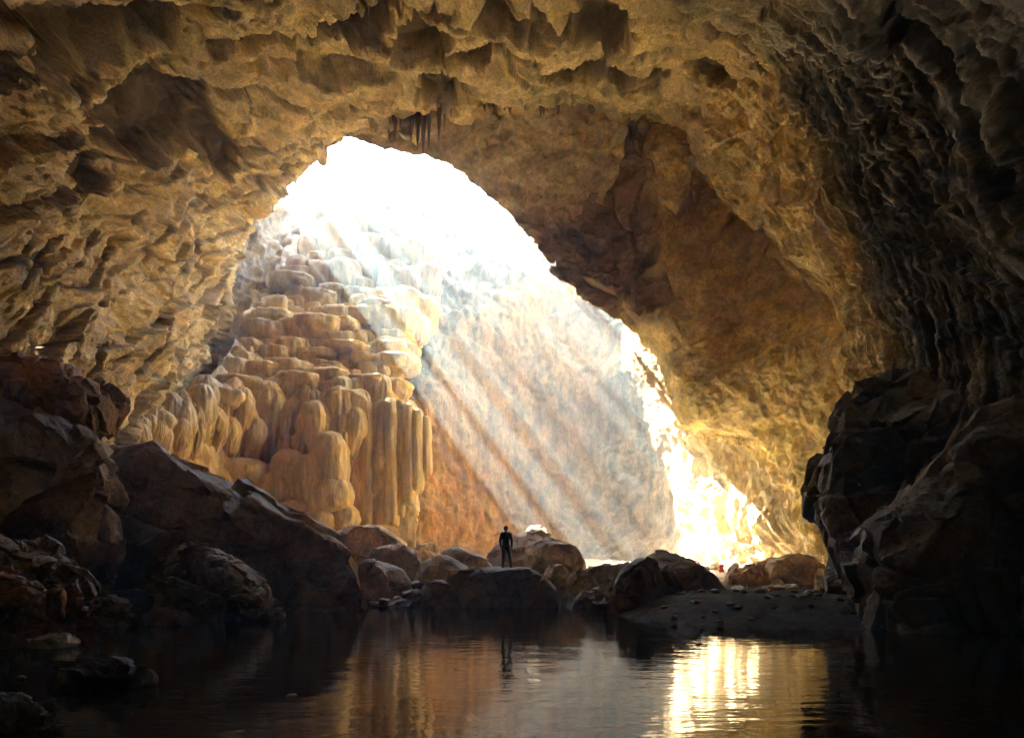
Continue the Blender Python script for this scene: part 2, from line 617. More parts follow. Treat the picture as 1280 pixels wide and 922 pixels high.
def disp_back(P, X, Y, N):
    w = np.stack([fbm(P, 4, 2, seed=s) for s in (51, 52, 53)], -1)
    Q = P + w * 0.8
    st = Q * np.array([1, 1, 0.3])
    h = fbm(P, 6, 3, seed=54) * 0.9
    h += fbm(st, 1.6, 5, 0.62, seed=55) * 0.30
    h += (fbm(Q * np.array([1, 1, 0.6]), 0.7, 4, 0.65, seed=56)) * 0.20
    q1, q2, qc = worley(Q * np.array([1, 1, 0.55]), 1.1, 15)
    h += (qc - 0.5) * 0.16 - 0.10 * (1 - sstep(0, 0.12, q2 - q1)) * sstep(0.0, 0.3, fbm(P, 3, 2, seed=58))
    r1, r2, rc = worley(Q * np.array([1, 1, 0.7]), 0.5, 16, True)
    h += (rc - 0.5) * 0.22 * sstep(850, 800, X)
    # scree above the rim of the wall, rubble to the left
    rimY = np.interp(X, [500, 525, 570, 640, 692, 780, 900], [540, 492, 412, 372, 346, 320, 300])
    sc_ = sstep(6, -14, Y - rimY) * sstep(470, 520, X)
    rub = np.maximum(sc_, sstep(420, 380, X) * sstep(500, 440, Y))
    f1, f2, cid = worley(Q, 1.3, 5)
    g1, g2, ci2 = worley(Q, 0.6, 6)
    h += rub * ((cid - 0.3) * 0.8 * sstep(0, 0.25, f2 - f1) + (ci2 - 0.3) * 0.35 * sstep(0, 0.25, g2 - g1))
    # lit flank of rock below the buttress: slanting ribs
    fl = sstep(830, 870, X)
    sl = np.stack([Q[..., 0] + Q[..., 2] * 0.55, Q[..., 1], Q[..., 2] * 0.18], -1)
    h += fl * (fbm(sl, 1.5, 4, 0.55, ridged=True, seed=57) - 0.2) * 0.75
    return h


def tint_back(P, X, Y, N):
    n1 = fbm(P, 3, 4, seed=60)
    st = fbm(P * np.array([1, 1, 0.12]), 0.7, 4, seed=61)
    c = lerp(np.array([0.29, 0.165, 0.058]), np.array([0.39, 0.25, 0.105]), 0.5 + st)
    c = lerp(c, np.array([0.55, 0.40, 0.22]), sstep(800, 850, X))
    orange = sstep(770, 530, X + 0.55 * (690 - Y) * 0.9 + n1 * 60) * sstep(440, 520, Y)
    c = lerp(c, np.array([0.54, 0.26, 0.05]), orange * (0.75 + 0.5 * n1))
    c = lerp(c, np.array([0.30, 0.12, 0.03]), sstep(0.12, 0.5, st) * orange * 0.6)
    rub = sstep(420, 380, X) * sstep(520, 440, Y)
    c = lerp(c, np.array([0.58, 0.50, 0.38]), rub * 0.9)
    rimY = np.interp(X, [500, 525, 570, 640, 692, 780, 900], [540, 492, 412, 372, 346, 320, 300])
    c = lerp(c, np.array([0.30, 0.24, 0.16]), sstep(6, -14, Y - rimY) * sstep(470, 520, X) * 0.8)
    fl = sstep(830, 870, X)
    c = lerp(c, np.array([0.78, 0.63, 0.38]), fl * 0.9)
    c = lerp(c, BROWN, sstep(0.15, 0.55, n1) * 0.35)
    return c


back_poly = [(40, 760), (40, 250), (70, -60), (140, -110), (180, -70), (215, -120), (250, -70), (290, -95), (318, -60), (330, 60), (342, 180), (352, 238), (380, 250), (420, 258), (480, 262), (560, 262), (620, 252),  # upper left is out of view, raised and notched to block the sun
             (700, 225), (800, 170), (900, 130), (1000, 150), (1170, 250), (1170, 760)]
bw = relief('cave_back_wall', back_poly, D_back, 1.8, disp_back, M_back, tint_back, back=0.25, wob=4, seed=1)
tag(bw, 'tall tan streaked rock wall closing the sunlit chamber', 'rock wall', kind='structure')

# far roof behind the lip
D_roof = TPS([(380, 120, 46.5), (440, 150, 46.2), (600, 120, 43.2), (760, 110, 42.4), (425, 172, 46.5), (470, 183, 46.2), (530, 195, 45.2),
              (565, 207, 44.8), (600, 240, 45.2), (640, 272, 45.4), (685, 322, 45.4), (600, 180, 44), (700, 220, 44.2), (760, 200, 43.2),
              (760, 290, 43.4)], 0.002)


def disp_roof(P, X, Y, N):
    h = fbm(P, 5, 3, seed=70) * 0.7 + fbm(P, 1.4, 5, 0.6, seed=71) * 0.4 + (fbm(P, 1.0, 4, ridged=True, seed=72) - .3) * 0.22
    f1, f2, cid = worley(P, 0.8, 7)
    return h + (cid - 0.5) * 0.22 * sstep(230, 290, Y)


def tint_roof(P, X, Y, N):
    n = fbm(P, 2.5, 4, seed=73)
    c = lerp(np.array([0.74, 0.56, 0.28]), np.array([0.80, 0.66, 0.40]), 0.5 + n)
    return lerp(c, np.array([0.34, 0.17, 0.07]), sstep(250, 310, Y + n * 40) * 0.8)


rf = relief('cave_far_roof', [(370, 100), (800, 90), (775, 220), (740, 280), (705, 322), (690, 333), (665, 300), (640, 272),
                              (605, 242), (567, 208), (530, 196), (470, 184), (428, 172), (400, 165)],
            D_roof, 1.6, disp_roof, M_butt, tint_roof, back=0.008, wob=3, seed=2, comb=0.21)
tag(rf, 'pale golden roof rock edging the skylight', 'cave roof', kind='structure')

# hanging dark mass and golden buttress
D_butt = TPS([(700, 200, 43.6), (692, 340, 44.6), (720, 365, 43.8), (772, 400, 43), (745, 140, 43), (760, 250, 43.3), (800, 160, 42.5),
              (800, 260, 42), (800, 350, 42), (826, 180, 41.3), (828, 300, 41), (850, 230, 41.3), (900, 260, 40.6), (900, 330, 39.8),
              (960, 330, 38.6), (850, 330, 40.6), (812, 390, 40.6), (779, 408, 43), (812, 462, 42.8), (834, 535, 43), (845, 470, 39.9), (858, 530, 40.2),
              (900, 420, 38.6), (900, 500, 38.8), (960, 420, 37.2), (1010, 430, 35.8), (1070, 430, 34.2), (1000, 340, 37.5), (1080, 360, 34.5),
              (930, 560, 39.8), (880, 550, 41), (990, 560, 37.4), (970, 610, 40.2), (1010, 680, 39.5), (1030, 620, 37), (1060, 560, 34.8),
              (1060, 700, 36), (1100, 700, 34), (1100, 500, 33.5)], 0.002)


def disp_butt(P, X, Y, N):
    w = np.stack([fbm(P, 4, 2, seed=s) for s in (81, 82, 83)], -1)
    Q = P + w * 0.8
    f1, f2, cid = worley(Q * np.array([1, 1, 0.6]), 2.0, 8, True)
    up = sstep(420, 330, Y + fbm(P, 3, 3, seed=88) * 60)
    h = fbm(P, 5, 3, seed=84) * 0.7 + fbm(Q, 1.0, 5, 0.62, seed=85) * 0.38
    h += up * ((cid - 0.5) * 1.3 - 0.15 * (1 - sstep(0, 0.08, f2 - f1)))
    sl = np.stack([Q[..., 0] - Q[..., 2] * 0.4, Q[..., 1], Q[..., 2] * 0.2], -1)
    low = sstep(540, 600, Y)
    h += low * (fbm(sl, 1.2, 4, 0.55, ridged=True, seed=86) - .2) * 0.6
    h += (fbm(Q, 0.5, 3, 0.6, seed=87)) * 0.14
    h *= 1 - 0.6 * sstep(855, 825, X) * sstep(395, 415, Y)
    return h


def tint_butt(P, X, Y, N):
    n = fbm(P, 3, 4, seed=90)
    n2 = fbm(P, 0.9, 4, seed=91)
    c = lerp(np.array([0.76, 0.55, 0.20]), np.array([0.82, 0.65, 0.32]), 0.5 + n)
    c = lerp(c, np.array([0.46, 0.30, 0.10]), sstep(0.1, 0.45, n2) * 0.4)
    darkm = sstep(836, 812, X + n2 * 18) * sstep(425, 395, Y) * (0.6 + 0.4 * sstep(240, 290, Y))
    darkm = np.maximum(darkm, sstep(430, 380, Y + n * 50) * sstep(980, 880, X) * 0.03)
    c = lerp(c, np.array([0.25, 0.165, 0.08]), darkm * 0.85)  # brown rock of the hanging nose, its shade painted in too
    return lerp(c, np.array([0.52, 0.31, 0.11]), sstep(0.1, 0.5, n) * sstep(600, 560, Y) * 0.3)


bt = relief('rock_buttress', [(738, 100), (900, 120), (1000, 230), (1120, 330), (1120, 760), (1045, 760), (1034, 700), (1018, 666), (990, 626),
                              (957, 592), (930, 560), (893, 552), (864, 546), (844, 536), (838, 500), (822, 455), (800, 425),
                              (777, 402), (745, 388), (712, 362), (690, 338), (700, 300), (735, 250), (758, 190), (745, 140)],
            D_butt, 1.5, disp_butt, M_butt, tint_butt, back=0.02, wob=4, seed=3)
tag(bt, 'golden rock buttress hanging from the roof with a dark shaded nose', 'rock buttress', kind='structure')


# ------------------------------------------------------------------ ground, water
def ground_h(x, y):
    P = np.stack([x, y, 0 * x], -1)
    n = fbm(P, 5, 4, seed=100)
    shore = 30.2 + 1.2 * n - sstep(-7, -12, x) * 9
    t = y - shore
    z = np.where(t < 0, -1.4 * sstep(0, -4, t) - 0.02, 0.02 + 0.62 * sstep(0, 3.0, t) + 0.070 * np.maximum(t, 0))
    # gravel bank
    d = np.sqrt(((x - 8.3) / 5.2) ** 2 + ((y - 24.6) / 6.3) ** 2) + 0.10 * n
    bank = -0.5 + 1.25 * sstep(1.25, 0.45, d)
    z = np.maximum(z, bank)
    # side margins rise
    z = np.maximum(z, -1.0 + 1.5 * sstep(-11, -17, x) * sstep(40, 20, y) + sstep(12, 16, x) * 1.4)
    z += 0.10 * fbm(P, 1.2, 4, seed=101) + 0.09 * fbm(P, 0.45, 4, 0.65, seed=102)
    return z


gx = np.concatenate([np.linspace(-40, -14, 40, endpoint=False), np.linspace(-14, 18, 290, endpoint=False), np.linspace(18, 40, 35)])
gy = np.concatenate([np.linspace(-19, 14, 50, endpoint=False), np.linspace(14, 46, 300, endpoint=False), np.linspace(46, 62, 60)])
GX, GY = np.meshgrid(gx, gy, indexing='ij')
GZ = ground_h(GX, GY)
GP = np.stack([GX, GY, GZ], -1)
gn = fbm(GP, 2.0, 4, seed=103)
gc = lerp(np.array([0.09, 0.072, 0.05]), np.array([0.055, 0.042, 0.03]), 0.5 + gn)
gc = lerp(gc, np.array([0.74, 0.60, 0.37]), sstep(32.5, 35.5, GY + gn * 2))
ground = mesh_np('ground', GP, grid_quads(len(gx), len(gy)), M_ground, gc)
tag(ground, kind='structure')

m, nt, b, out = node_mat('pool water')
L = nt.links.new
b.inputs['Base Color'].default_value = (0.030, 0.021, 0.011, 1)
b.inputs['Roughness'].default_value = 0.03
b.inputs['IOR'].default_value = 1.333
geo = nt.nodes.new('ShaderNodeNewGeometry')
hts = []
for sx, sy, sc_, amp in ((0.35, 1.0, 2.2, 1.0), (0.5, 1.0, 6.0, 0.35), (0.3, 0.5, 0.6, 1.6)):
    mp = nt.nodes.new('ShaderNodeMapping')
    mp.inputs['Scale'].default_value = (sx, sy, 1)
    mp.inputs['Rotation'].default_value = (0, 0, math.radians(4))
    L(geo.outputs['Position'], mp.inputs['Vector'])
    no = nt.nodes.new('ShaderNodeTexNoise')
    no.inputs['Scale'].default_value = sc_
    no.inputs['Detail'].default_value = 3
    no.inputs['Distortion'].default_value = 0.4
    L(mp.outputs[0], no.inputs['Vector'])
    mu = nt.nodes.new('ShaderNodeMath')
    mu.operation = 'MULTIPLY'
    mu.inputs[1].default_value = amp
    L(no.outputs['Fac'], mu.inputs[0])
    hts.append(mu.outputs[0])
ad = nt.nodes.new('ShaderNodeMath')
ad.operation = 'ADD'
L(hts[0], ad.inputs[0])
L(hts[1], ad.inputs[1])
ad2 = nt.nodes.new('ShaderNodeMath')
ad2.operation = 'ADD'
L(ad.outputs[0], ad2.inputs[0])
L(hts[2], ad2.inputs[1])
bp = nt.nodes.new('ShaderNodeBump')
bp.inputs['Strength'].default_value = 0.32
bp.inputs['Distance'].default_value = 0.03
L(ad2.outputs[0], bp.inputs['Height'])
L(bp.outputs[0], b.inputs['Normal'])
M_water = m
wx = np.linspace(-22, 20, 40)
wy = np.linspace(-16, 36, 50)
WX, WY = np.meshgrid(wx, wy, indexing='ij')
water = mesh_np('water', np.stack([WX, WY, 0 * WX], -1), grid_quads(40, 50), M_water)
tag(water, kind='structure')


# ------------------------------------------------------------------ boulders
def boulder(name, outline, Y, thick, label, cat='boulder', group=None, color=(0.085, 0.065, 0.045), amp=1.0, n=110,
            seed=0, mat=None, sq=0.75, top=None, flat=0.0, shift=0.0, facet=1.0, parent=None):
    """closed rock body: outline in photo pixels at its own distance, inflated front and back, then fractured"""
    o = np.array(outline, float)
    k = len(o)
    ext = np.concatenate([o[-1:], o, o[:2]])
    t = np.linspace(0, k, n * 2, endpoint=False)
    i = np.floor(t).astype(int)
    f = (t - i)[:, None]
    p0, p1, p2, p3 = ext[i], ext[i + 1], ext[i + 2], ext[np.minimum(i + 3, k + 2)]
    p3 = np.where((i + 3 > k + 2)[:, None], ext[3 - 1], p3)
    B = 0.5 * (2 * p1 + (p2 - p0) * f + (2 * p0 - 5 * p1 + 4 * p2 - p3) * f ** 2 + (3 * p1 - p0 - 3 * p2 + p3) * f ** 3)
    B = 0.5 * B + 0.5 * (p1 * (1 - f) + p2 * f)
    c = B.mean(0)
    al = np.linspace(0.02, math.pi - 0.02, n)
    r = np.sin(al) ** sq
    dep = -np.sign(np.cos(al)) * np.abs(np.cos(al)) ** 0.8 * thick
    pix = c + r[None, :, None] * (B[:, None] - c)
    PW = W(pix[..., 0], pix[..., 1], np.full(pix.shape[:2], float(Y)))
    PW[..., 1] += dep[None]
    size = (B.max(0) - B.min(0)).mean() / F * Y
    # lean the back top away from the viewer
    zc = PW[..., 2].mean()
    PW[..., 1] += (PW[..., 2] - zc) * shift
    N = grid_normals(PW, True)
    cen = PW.reshape(-1, 3).mean(0)
    if (N * (PW - cen)).sum() < 0:
        N = -N
    S = size
    br = np.random.RandomState(seed + 500)
    facet = max(facet, 0.7)
    for k in range(16):
        nv_ = br.normal(size=3) * np.array([0.8, 1.0, 0.9])
        if k % 2 == 0:
            nv_[1] = -abs(nv_[1]) - 0.4
        nv_ /= np.linalg.norm(nv_)
        d_ = (PW - cen) @ nv_
        lim = d_.max() * (br.uniform(0.62, 0.9) if abs(nv_[1]) > 0.55 else br.uniform(0.86, 0.97))
        PW = PW - (np.clip(d_ - lim, 0, None) * 0.85 * min(1, facet + 0.3))[..., None] * nv_
    N = grid_normals(PW, True)
    if (N * (PW - cen)).sum() < 0:
        N = -N
    w = np.stack([fbm(PW, S * 0.5, 2, seed=seed + s) for s in (1, 2, 3)], -1) * S * 0.05
    Q = PW + w
    f1, f2, cid = worley(Q, S * 0.42, seed + 4, True)
    g1, g2, ci2 = worley(Q, min(S * 0.17, 0.9), seed + 5, True)
    h = fbm(PW, S * 0.8, 3, seed=seed + 6) * 0.13
    h = h + facet * ((cid - 0.5) * 0.19 - 0.02 * (1 - sstep(0, 0.06, f2 - f1)) + (ci2 - 0.5) * 0.09)
    h = h + (fbm(Q, S * 0.22, 4, 0.6, ridged=True, seed=seed + 7) - 0.25) * 0.03 * facet
    h = h * S * amp + fbm(PW, 0.35, 4, 0.6, seed=seed + 8) * 0.035
    PW = PW + N * h[..., None]
    cc = np.array(color) * np.array([1.08, 0.93, 0.72]) * (2.9 if sum(color) < 0.25 else 2.1)
    nn = fbm(PW, S * 0.35, 4, seed=seed + 9)
    col = lerp(cc * 1.4, cc * 0.6, 0.5 + 1.4 * nn)
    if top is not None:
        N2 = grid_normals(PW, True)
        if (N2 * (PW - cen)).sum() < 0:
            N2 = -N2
        col = lerp(col, np.array(top), sstep(0.25, 0.8, N2[..., 2] + 0.5 * nn) * 0.9)  # upward faces tinted paler, light on the tops painted in
    base = np.array([cen[0], cen[1], PW[..., 2].min()])
    V = np.concatenate([PW.reshape(-1, 3), PW[:, 0].mean(0)[None], PW[:, -1].mean(0)[None]]) - base
    T = np.concatenate([col.reshape(-1, 3), col[:1, 0], col[:1, -1]])
    nU, nV = PW.shape[:2]
    quads = grid_quads(nU, nV, True)
    ii = np.arange(nU)
    tr = np.concatenate([np.stack([(ii + 1) % nU * nV, ii * nV, np.full(nU, nU * nV)], -1),
                         np.stack([ii * nV + nV - 1, (ii + 1) % nU * nV + nV - 1, np.full(nU, nU * nV + 1)], -1)])
    ob = mesh_np(name, V, quads, mat or M_dark, T, tris=tr, parent=parent)
    ob.location = base
    tag(ob, label, cat, group)
    return ob


DK = (0.060, 0.045, 0.030)
BR = (0.13, 0.095, 0.06)
PALE_STONE = (0.30, 0.27, 0.21)
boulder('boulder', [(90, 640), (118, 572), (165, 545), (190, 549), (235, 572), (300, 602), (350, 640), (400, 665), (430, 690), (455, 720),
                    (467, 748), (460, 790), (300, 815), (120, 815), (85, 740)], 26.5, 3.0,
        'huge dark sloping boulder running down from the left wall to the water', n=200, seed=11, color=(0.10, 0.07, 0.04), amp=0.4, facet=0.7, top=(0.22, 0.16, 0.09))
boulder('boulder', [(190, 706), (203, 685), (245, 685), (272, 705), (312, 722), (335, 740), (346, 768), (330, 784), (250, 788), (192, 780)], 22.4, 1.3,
        'jagged rim-lit rock at the water edge below the huge sloping boulder', n=150, seed=21, color=DK, amp=1.0, top=PALE_STONE)
boulder('boulder', [(-50, 440), (30, 447), (82, 457), (125, 472), (141, 502), (130, 545), (85, 560), (30, 545), (-50, 540)], 23.0, 2.2,
        'dark overhanging rounded block on top of the left rock pile', n=140, seed=31, color=(0.10, 0.066, 0.035), amp=0.6)
boulder('boulder', [(-70, 500), (10, 498), (60, 522), (118, 560), (128, 600), (112, 650), (100, 720), (60, 790), (-70, 800)], 21.0, 2.4,
        'tall dark rock mass under the overhanging block by the left wall', n=160, seed=41, color=BR, amp=0.6, top=(0.15, 0.11, 0.07))
boulder('boulder', [(-50, 690), (15, 675), (48, 683), (76, 705), (101, 737), (95, 770), (40, 790), (-50, 790)], 17.2, 1.2,
        'pale-topped jagged rock leaning behind the squat rock in the pool', n=130, seed=51, color=DK, amp=1.1, top=PALE_STONE)
boulder('boulder', [(-60, 712), (10, 714), (50, 724), (69, 750), (68, 800), (30, 822), (-60, 830)], 15.0, 1.1,
        'squat brown rock standing in the pool in front of the pale-topped rock', n=130, seed=61, color=(0.09, 0.055, 0.035), amp=0.9)
boulder('rock', [(92, 768), (115, 752), (146, 752), (167, 772), (160, 792), (95, 792)], 20.0, 0.7,
        'low reddish brown rock in the water beside the jagged rock', 'rock', n=70, seed=71, color=(0.08, 0.05, 0.03))
boulder('rock', [(174, 772), (198, 760), (225, 763), (237, 774), (230, 786), (180, 786)], 20.3, 0.6,
        'small low rock with a thin bright crest in the dark water', 'rock', n=70, seed=72, color=DK, amp=0.6, facet=0.4)
boulder('rock', [(30, 803), (60, 795), (92, 796), (101, 803), (70, 811), (35, 812)], 14.6, 0.35,
        'flat wet stone lying just above the water beside the squat rock', 'rock', n=60, seed=73, color=PALE_STONE, amp=0.6)
boulder('rock', [(56, 855), (72, 836), (108, 831), (150, 837), (173, 851), (165, 872), (100, 880), (60, 872)], 9.7, 0.45,
        'low black rock alone in the pool like a small island', 'rock', n=120, seed=74, color=(0.04, 0.034, 0.028), amp=1.0)
boulder('rock', [(-25, 886), (18, 877), (45, 881), (56, 896), (50, 925), (-25, 935)], 7.2, 0.3,
        'black wet rock with glinting edges at the nearest bank', 'rock', n=110, seed=75, color=(0.045, 0.04, 0.034), amp=1.1)
# middle
S_rock = boulder('boulder', [(545, 770), (550, 738), (572, 716), (600, 712), (650, 711), (680, 716), (694, 736), (700, 770), (650, 800), (560, 800)], 29.8, 1.3,
                 'flat-topped dark rock at the water edge that the person stands on', n=140, seed=81, color=(0.05, 0.04, 0.03), amp=0.35, sq=0.55, top=(0.16, 0.14, 0.11))
boulder('boulder', [(474, 762), (500, 742), (545, 728), (580, 740), (592, 770), (560, 785), (480, 780)], 30.2, 0.9,
        'low dark rock sloping into the water left of the flat-topped rock', n=90, seed=82, color=(0.05, 0.04, 0.03), amp=0.6)
boulder('boulder', [(418, 695), (416, 668), (438, 654), (474, 656), (505, 680), (510, 725), (425, 730)], 36.5, 1.7,
        'large rounded boulder at the foot of the flowstone', n=100, seed=83, color=(0.26, 0.19, 0.11), amp=0.4, facet=0.5)
boulder('boulder', [(462, 700), (468, 683), (498, 680), (520, 690), (525, 722), (468, 728)], 34.5, 1.1,
        'blocky boulder in front of the rounded boulder by the flowstone', n=80, seed=84, color=(0.20, 0.14, 0.09), amp=0.4, facet=0.5)
boulder('boulder', [(436, 748), (442, 708), (468, 699), (500, 712), (516, 737), (515, 765), (440, 770)], 31.8, 1.3,
        'smooth grey brown boulder at the tip of the huge sloping boulder', n=90, seed=85, color=BR, amp=0.35, facet=0.4, top=PALE_STONE)
boulder('boulder', [(512, 700), (523, 681), (545, 681), (552, 710), (520, 720)], 36.0, 0.9,
        'pale yellowish upright boulder between two brown boulders', n=70, seed=86, color=(0.42, 0.34, 0.20), amp=0.5)
boulder('boulder', [(545, 712), (552, 688), (580, 685), (607, 697), (620, 715), (620, 740), (550, 740)], 34.6, 1.2,
        'long rounded boulder sloping behind the flat-topped rock', n=90, seed=87, color=(0.24, 0.19, 0.12), amp=0.3, facet=0.4, top=PALE_STONE)
boulder('boulder', [(516, 728), (530, 700), (556, 693), (584, 708), (592, 738), (560, 748), (520, 745)], 32.8, 1.1,
        'round-backed boulder with a bright crest beside the flat-topped rock', n=90, seed=88, color=(0.22, 0.17, 0.10), amp=0.3, facet=0.3, top=PALE_STONE)
boulder('boulder', [(606, 722), (612, 693), (632, 669), (655, 660), (682, 674), (692, 700), (692, 735), (610, 738)], 36.4, 1.6,
        'tall rounded brown boulder right behind the standing person', n=100, seed=89, color=(0.20, 0.14, 0.085), amp=0.3, facet=0.3)
boulder('boulder', [(652, 710), (657, 682), (685, 672), (716, 678), (731, 702), (730, 738), (655, 738)], 35.0, 1.4,
        'wide domed brown boulder with pale drip streaks beside the tall one', n=100, seed=90, color=(0.20, 0.15, 0.09), amp=0.3, facet=0.3, top=(0.33, 0.27, 0.17))
boulder('boulder', [(655, 676), (660, 660), (675, 657), (694, 673), (692, 700), (658, 700)], 38.5, 1.2,
        'dark boulder peeking over the tall and domed brown boulders', n=70, seed=91, color=(0.12, 0.09, 0.055), amp=0.4)
boulder('boulder', [(678, 722), (686, 706), (702, 706), (713, 720), (710, 738), (682, 738)], 32.4, 0.6,
        'small egg-shaped olive boulder at the end of the flat-topped rock', n=60, seed=92, color=(0.18, 0.15, 0.08), amp=0.35, facet=0.3)
boulder('boulder', [(702, 740), (714, 718), (745, 708), (787, 702), (800, 722), (790, 755), (708, 757)], 31.2, 1.2,
        'low sloping olive slab beside the dark paired boulders', n=90, seed=93, color=(0.15, 0.12, 0.07), amp=0.4, facet=0.6, top=PALE_STONE)
boulder('rock', [(712, 756), (728, 740), (750, 735), (760, 756), (740, 768), (715, 768)], 29.0, 0.6,
        'small dark wedge of rock at the waterline before the olive slab', 'rock', n=60, seed=94, color=DK, amp=0.6)
boulder('boulder', [(740, 772), (758, 737), (788, 706), (815, 702), (842, 720), (857, 747), (852, 785), (750, 792)], 25.2, 1.3,
        'dark front boulder of a pair with bright creased ridges by the gravel bank', n=130, seed=95, color=DK, amp=0.55, top=(0.14, 0.12, 0.08))
boulder('boulder', [(792, 720), (812, 693), (830, 688), (866, 702), (896, 725), (912, 744), (905, 770), (800, 770)], 28.4, 1.5,
        'dark smooth rear boulder of a pair sloping down to the gravel bank', n=110, seed=96, color=(0.075, 0.058, 0.035), amp=0.35, facet=0.4)
boulder('boulder', [(906, 738), (911, 716), (934, 706), (955, 708), (964, 725), (960, 748), (910, 750)], 33.6, 0.9,
        'small rough brown boulder left of the smooth grey one', n=80, seed=97, color=(0.22, 0.15, 0.08), amp=0.6)
boulder('boulder', [(952, 732), (962, 702), (984, 693), (1012, 693), (1028, 705), (1030, 740), (958, 745)], 34.4, 1.2,
        'smooth rounded grey boulder at the back of the gravel bank', n=90, seed=98, color=(0.22, 0.18, 0.13), amp=0.25, facet=0.2)
boulder('boulder', [(922, 718), (945, 701), (975, 697), (985, 715), (970, 735), (925, 735)], 36.5, 1.0,
        'half-hidden brown boulder behind the rough and the smooth grey ones', n=70, seed=99, color=(0.26, 0.19, 0.11), amp=0.4)
boulder('rock', [(1020, 726), (1028, 709), (1042, 709), (1047, 728), (1040, 738), (1022, 738)], 32.6, 0.45,
        'pale knobbly rock beside the smooth grey boulder', 'rock', n=60, seed=100, color=(0.30, 0.26, 0.2), amp=0.8)
# right
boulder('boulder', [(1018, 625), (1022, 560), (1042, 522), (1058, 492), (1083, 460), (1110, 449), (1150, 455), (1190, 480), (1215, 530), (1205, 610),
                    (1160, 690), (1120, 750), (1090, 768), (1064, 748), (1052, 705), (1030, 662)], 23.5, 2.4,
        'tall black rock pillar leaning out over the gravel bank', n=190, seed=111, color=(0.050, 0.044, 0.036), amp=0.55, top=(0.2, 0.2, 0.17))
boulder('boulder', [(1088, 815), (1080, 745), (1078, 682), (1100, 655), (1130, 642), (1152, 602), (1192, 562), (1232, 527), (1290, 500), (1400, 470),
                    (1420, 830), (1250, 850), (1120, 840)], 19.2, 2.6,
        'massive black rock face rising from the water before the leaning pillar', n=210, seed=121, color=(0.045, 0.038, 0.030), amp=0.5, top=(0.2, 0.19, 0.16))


# ------------------------------------------------------------------ flowstone cascade
D_flow = TPS([(145, 545, 32), (150, 600, 31.5), (200, 600, 36), (200, 525, 36.8), (240, 497, 40), (272, 474, 43), (300, 600, 42.5), (305, 480, 45), (340, 545, 43.8),
              (420, 545, 44.8), (420, 480, 47), (430, 640, 45.3), (500, 490, 49), (505, 560, 46.2), (520, 640, 46.2), (340, 400, 51),
              (440, 400, 52), (540, 400, 54.5), (380, 330, 56), (460, 330, 57), (540, 330, 58.5), (400, 262, 62.5), (470, 258, 63.5),
              (535, 275, 64), (350, 660, 44.5)], 0.002)


def disp_flow(P, X, Y, N):
    st = P * np.array([1, 1, 0.35])
    h = fbm(P, 3, 3, seed=130) * 0.5 + fbm(st, 0.9, 4, 0.5, ridged=True, seed=131) * 0.28
    f1, f2, cid = worley(st * np.array([1, 1, 2.2]), 1.6, 9)
    h += (0.5 - f1) * 0.7
    zz = P[..., 2] / 1.25 + 0.35 * fbm(P, 3, 2, seed=136)
    zz = zz - np.floor(zz)
    h += (zz * sstep(1.0, 0.9, zz) - 0.4) * 0.75 * sstep(360, 380, Y) * sstep(500, 480, Y)
    rec = sstep(548, 556, Y + fbm(P, 2, 3, seed=133) * 14) * sstep(600, 575, Y) * sstep(285, 310, X) * sstep(440, 425, X)
    return h - rec * 1.6


def flow_col(P):
    px, py = proj(P)
    n = fbm(P, 2.0, 3, seed=134)
    st = fbm(P * np.array([1, 1, 0.1]), 0.5, 4, seed=135)
    c = lerp(np.array([0.62, 0.39, 0.10]), np.array([0.70, 0.50, 0.18]), 0.5 + n)
    c = lerp(c, np.array([0.46, 0.25, 0.06]), sstep(0.05, 0.4, st) * 0.5)
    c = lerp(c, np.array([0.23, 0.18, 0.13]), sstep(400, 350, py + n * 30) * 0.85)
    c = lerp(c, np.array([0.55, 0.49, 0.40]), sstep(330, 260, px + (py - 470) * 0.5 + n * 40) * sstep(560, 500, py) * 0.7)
    return c


flow_base = np.array(W(380, 690, 46.0))
flow_base[2] = 1.5
flow = bpy.data.objects.new('flowstone_cascade', None)
C.objects.link(flow)
flow.location = flow_base
tag(flow, 'orange terraced flowstone cascade with hanging draperies beside the tan wall', 'flowstone')
fb = relief('flowstone_body', [(148, 545), (175, 522), (262, 470), (288, 432), (316, 392), (342, 345), (362, 300), (382, 268), (410, 256), (470, 255),
                               (528, 268), (546, 300), (552, 350), (548, 400), (520, 450), (500, 490), (523, 508), (528, 560), (520, 700), (300, 700), (190, 640)],
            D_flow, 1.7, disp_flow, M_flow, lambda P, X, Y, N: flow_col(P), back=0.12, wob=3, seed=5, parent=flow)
fb.location = -flow_base
lrng = np.random.RandomState(21)


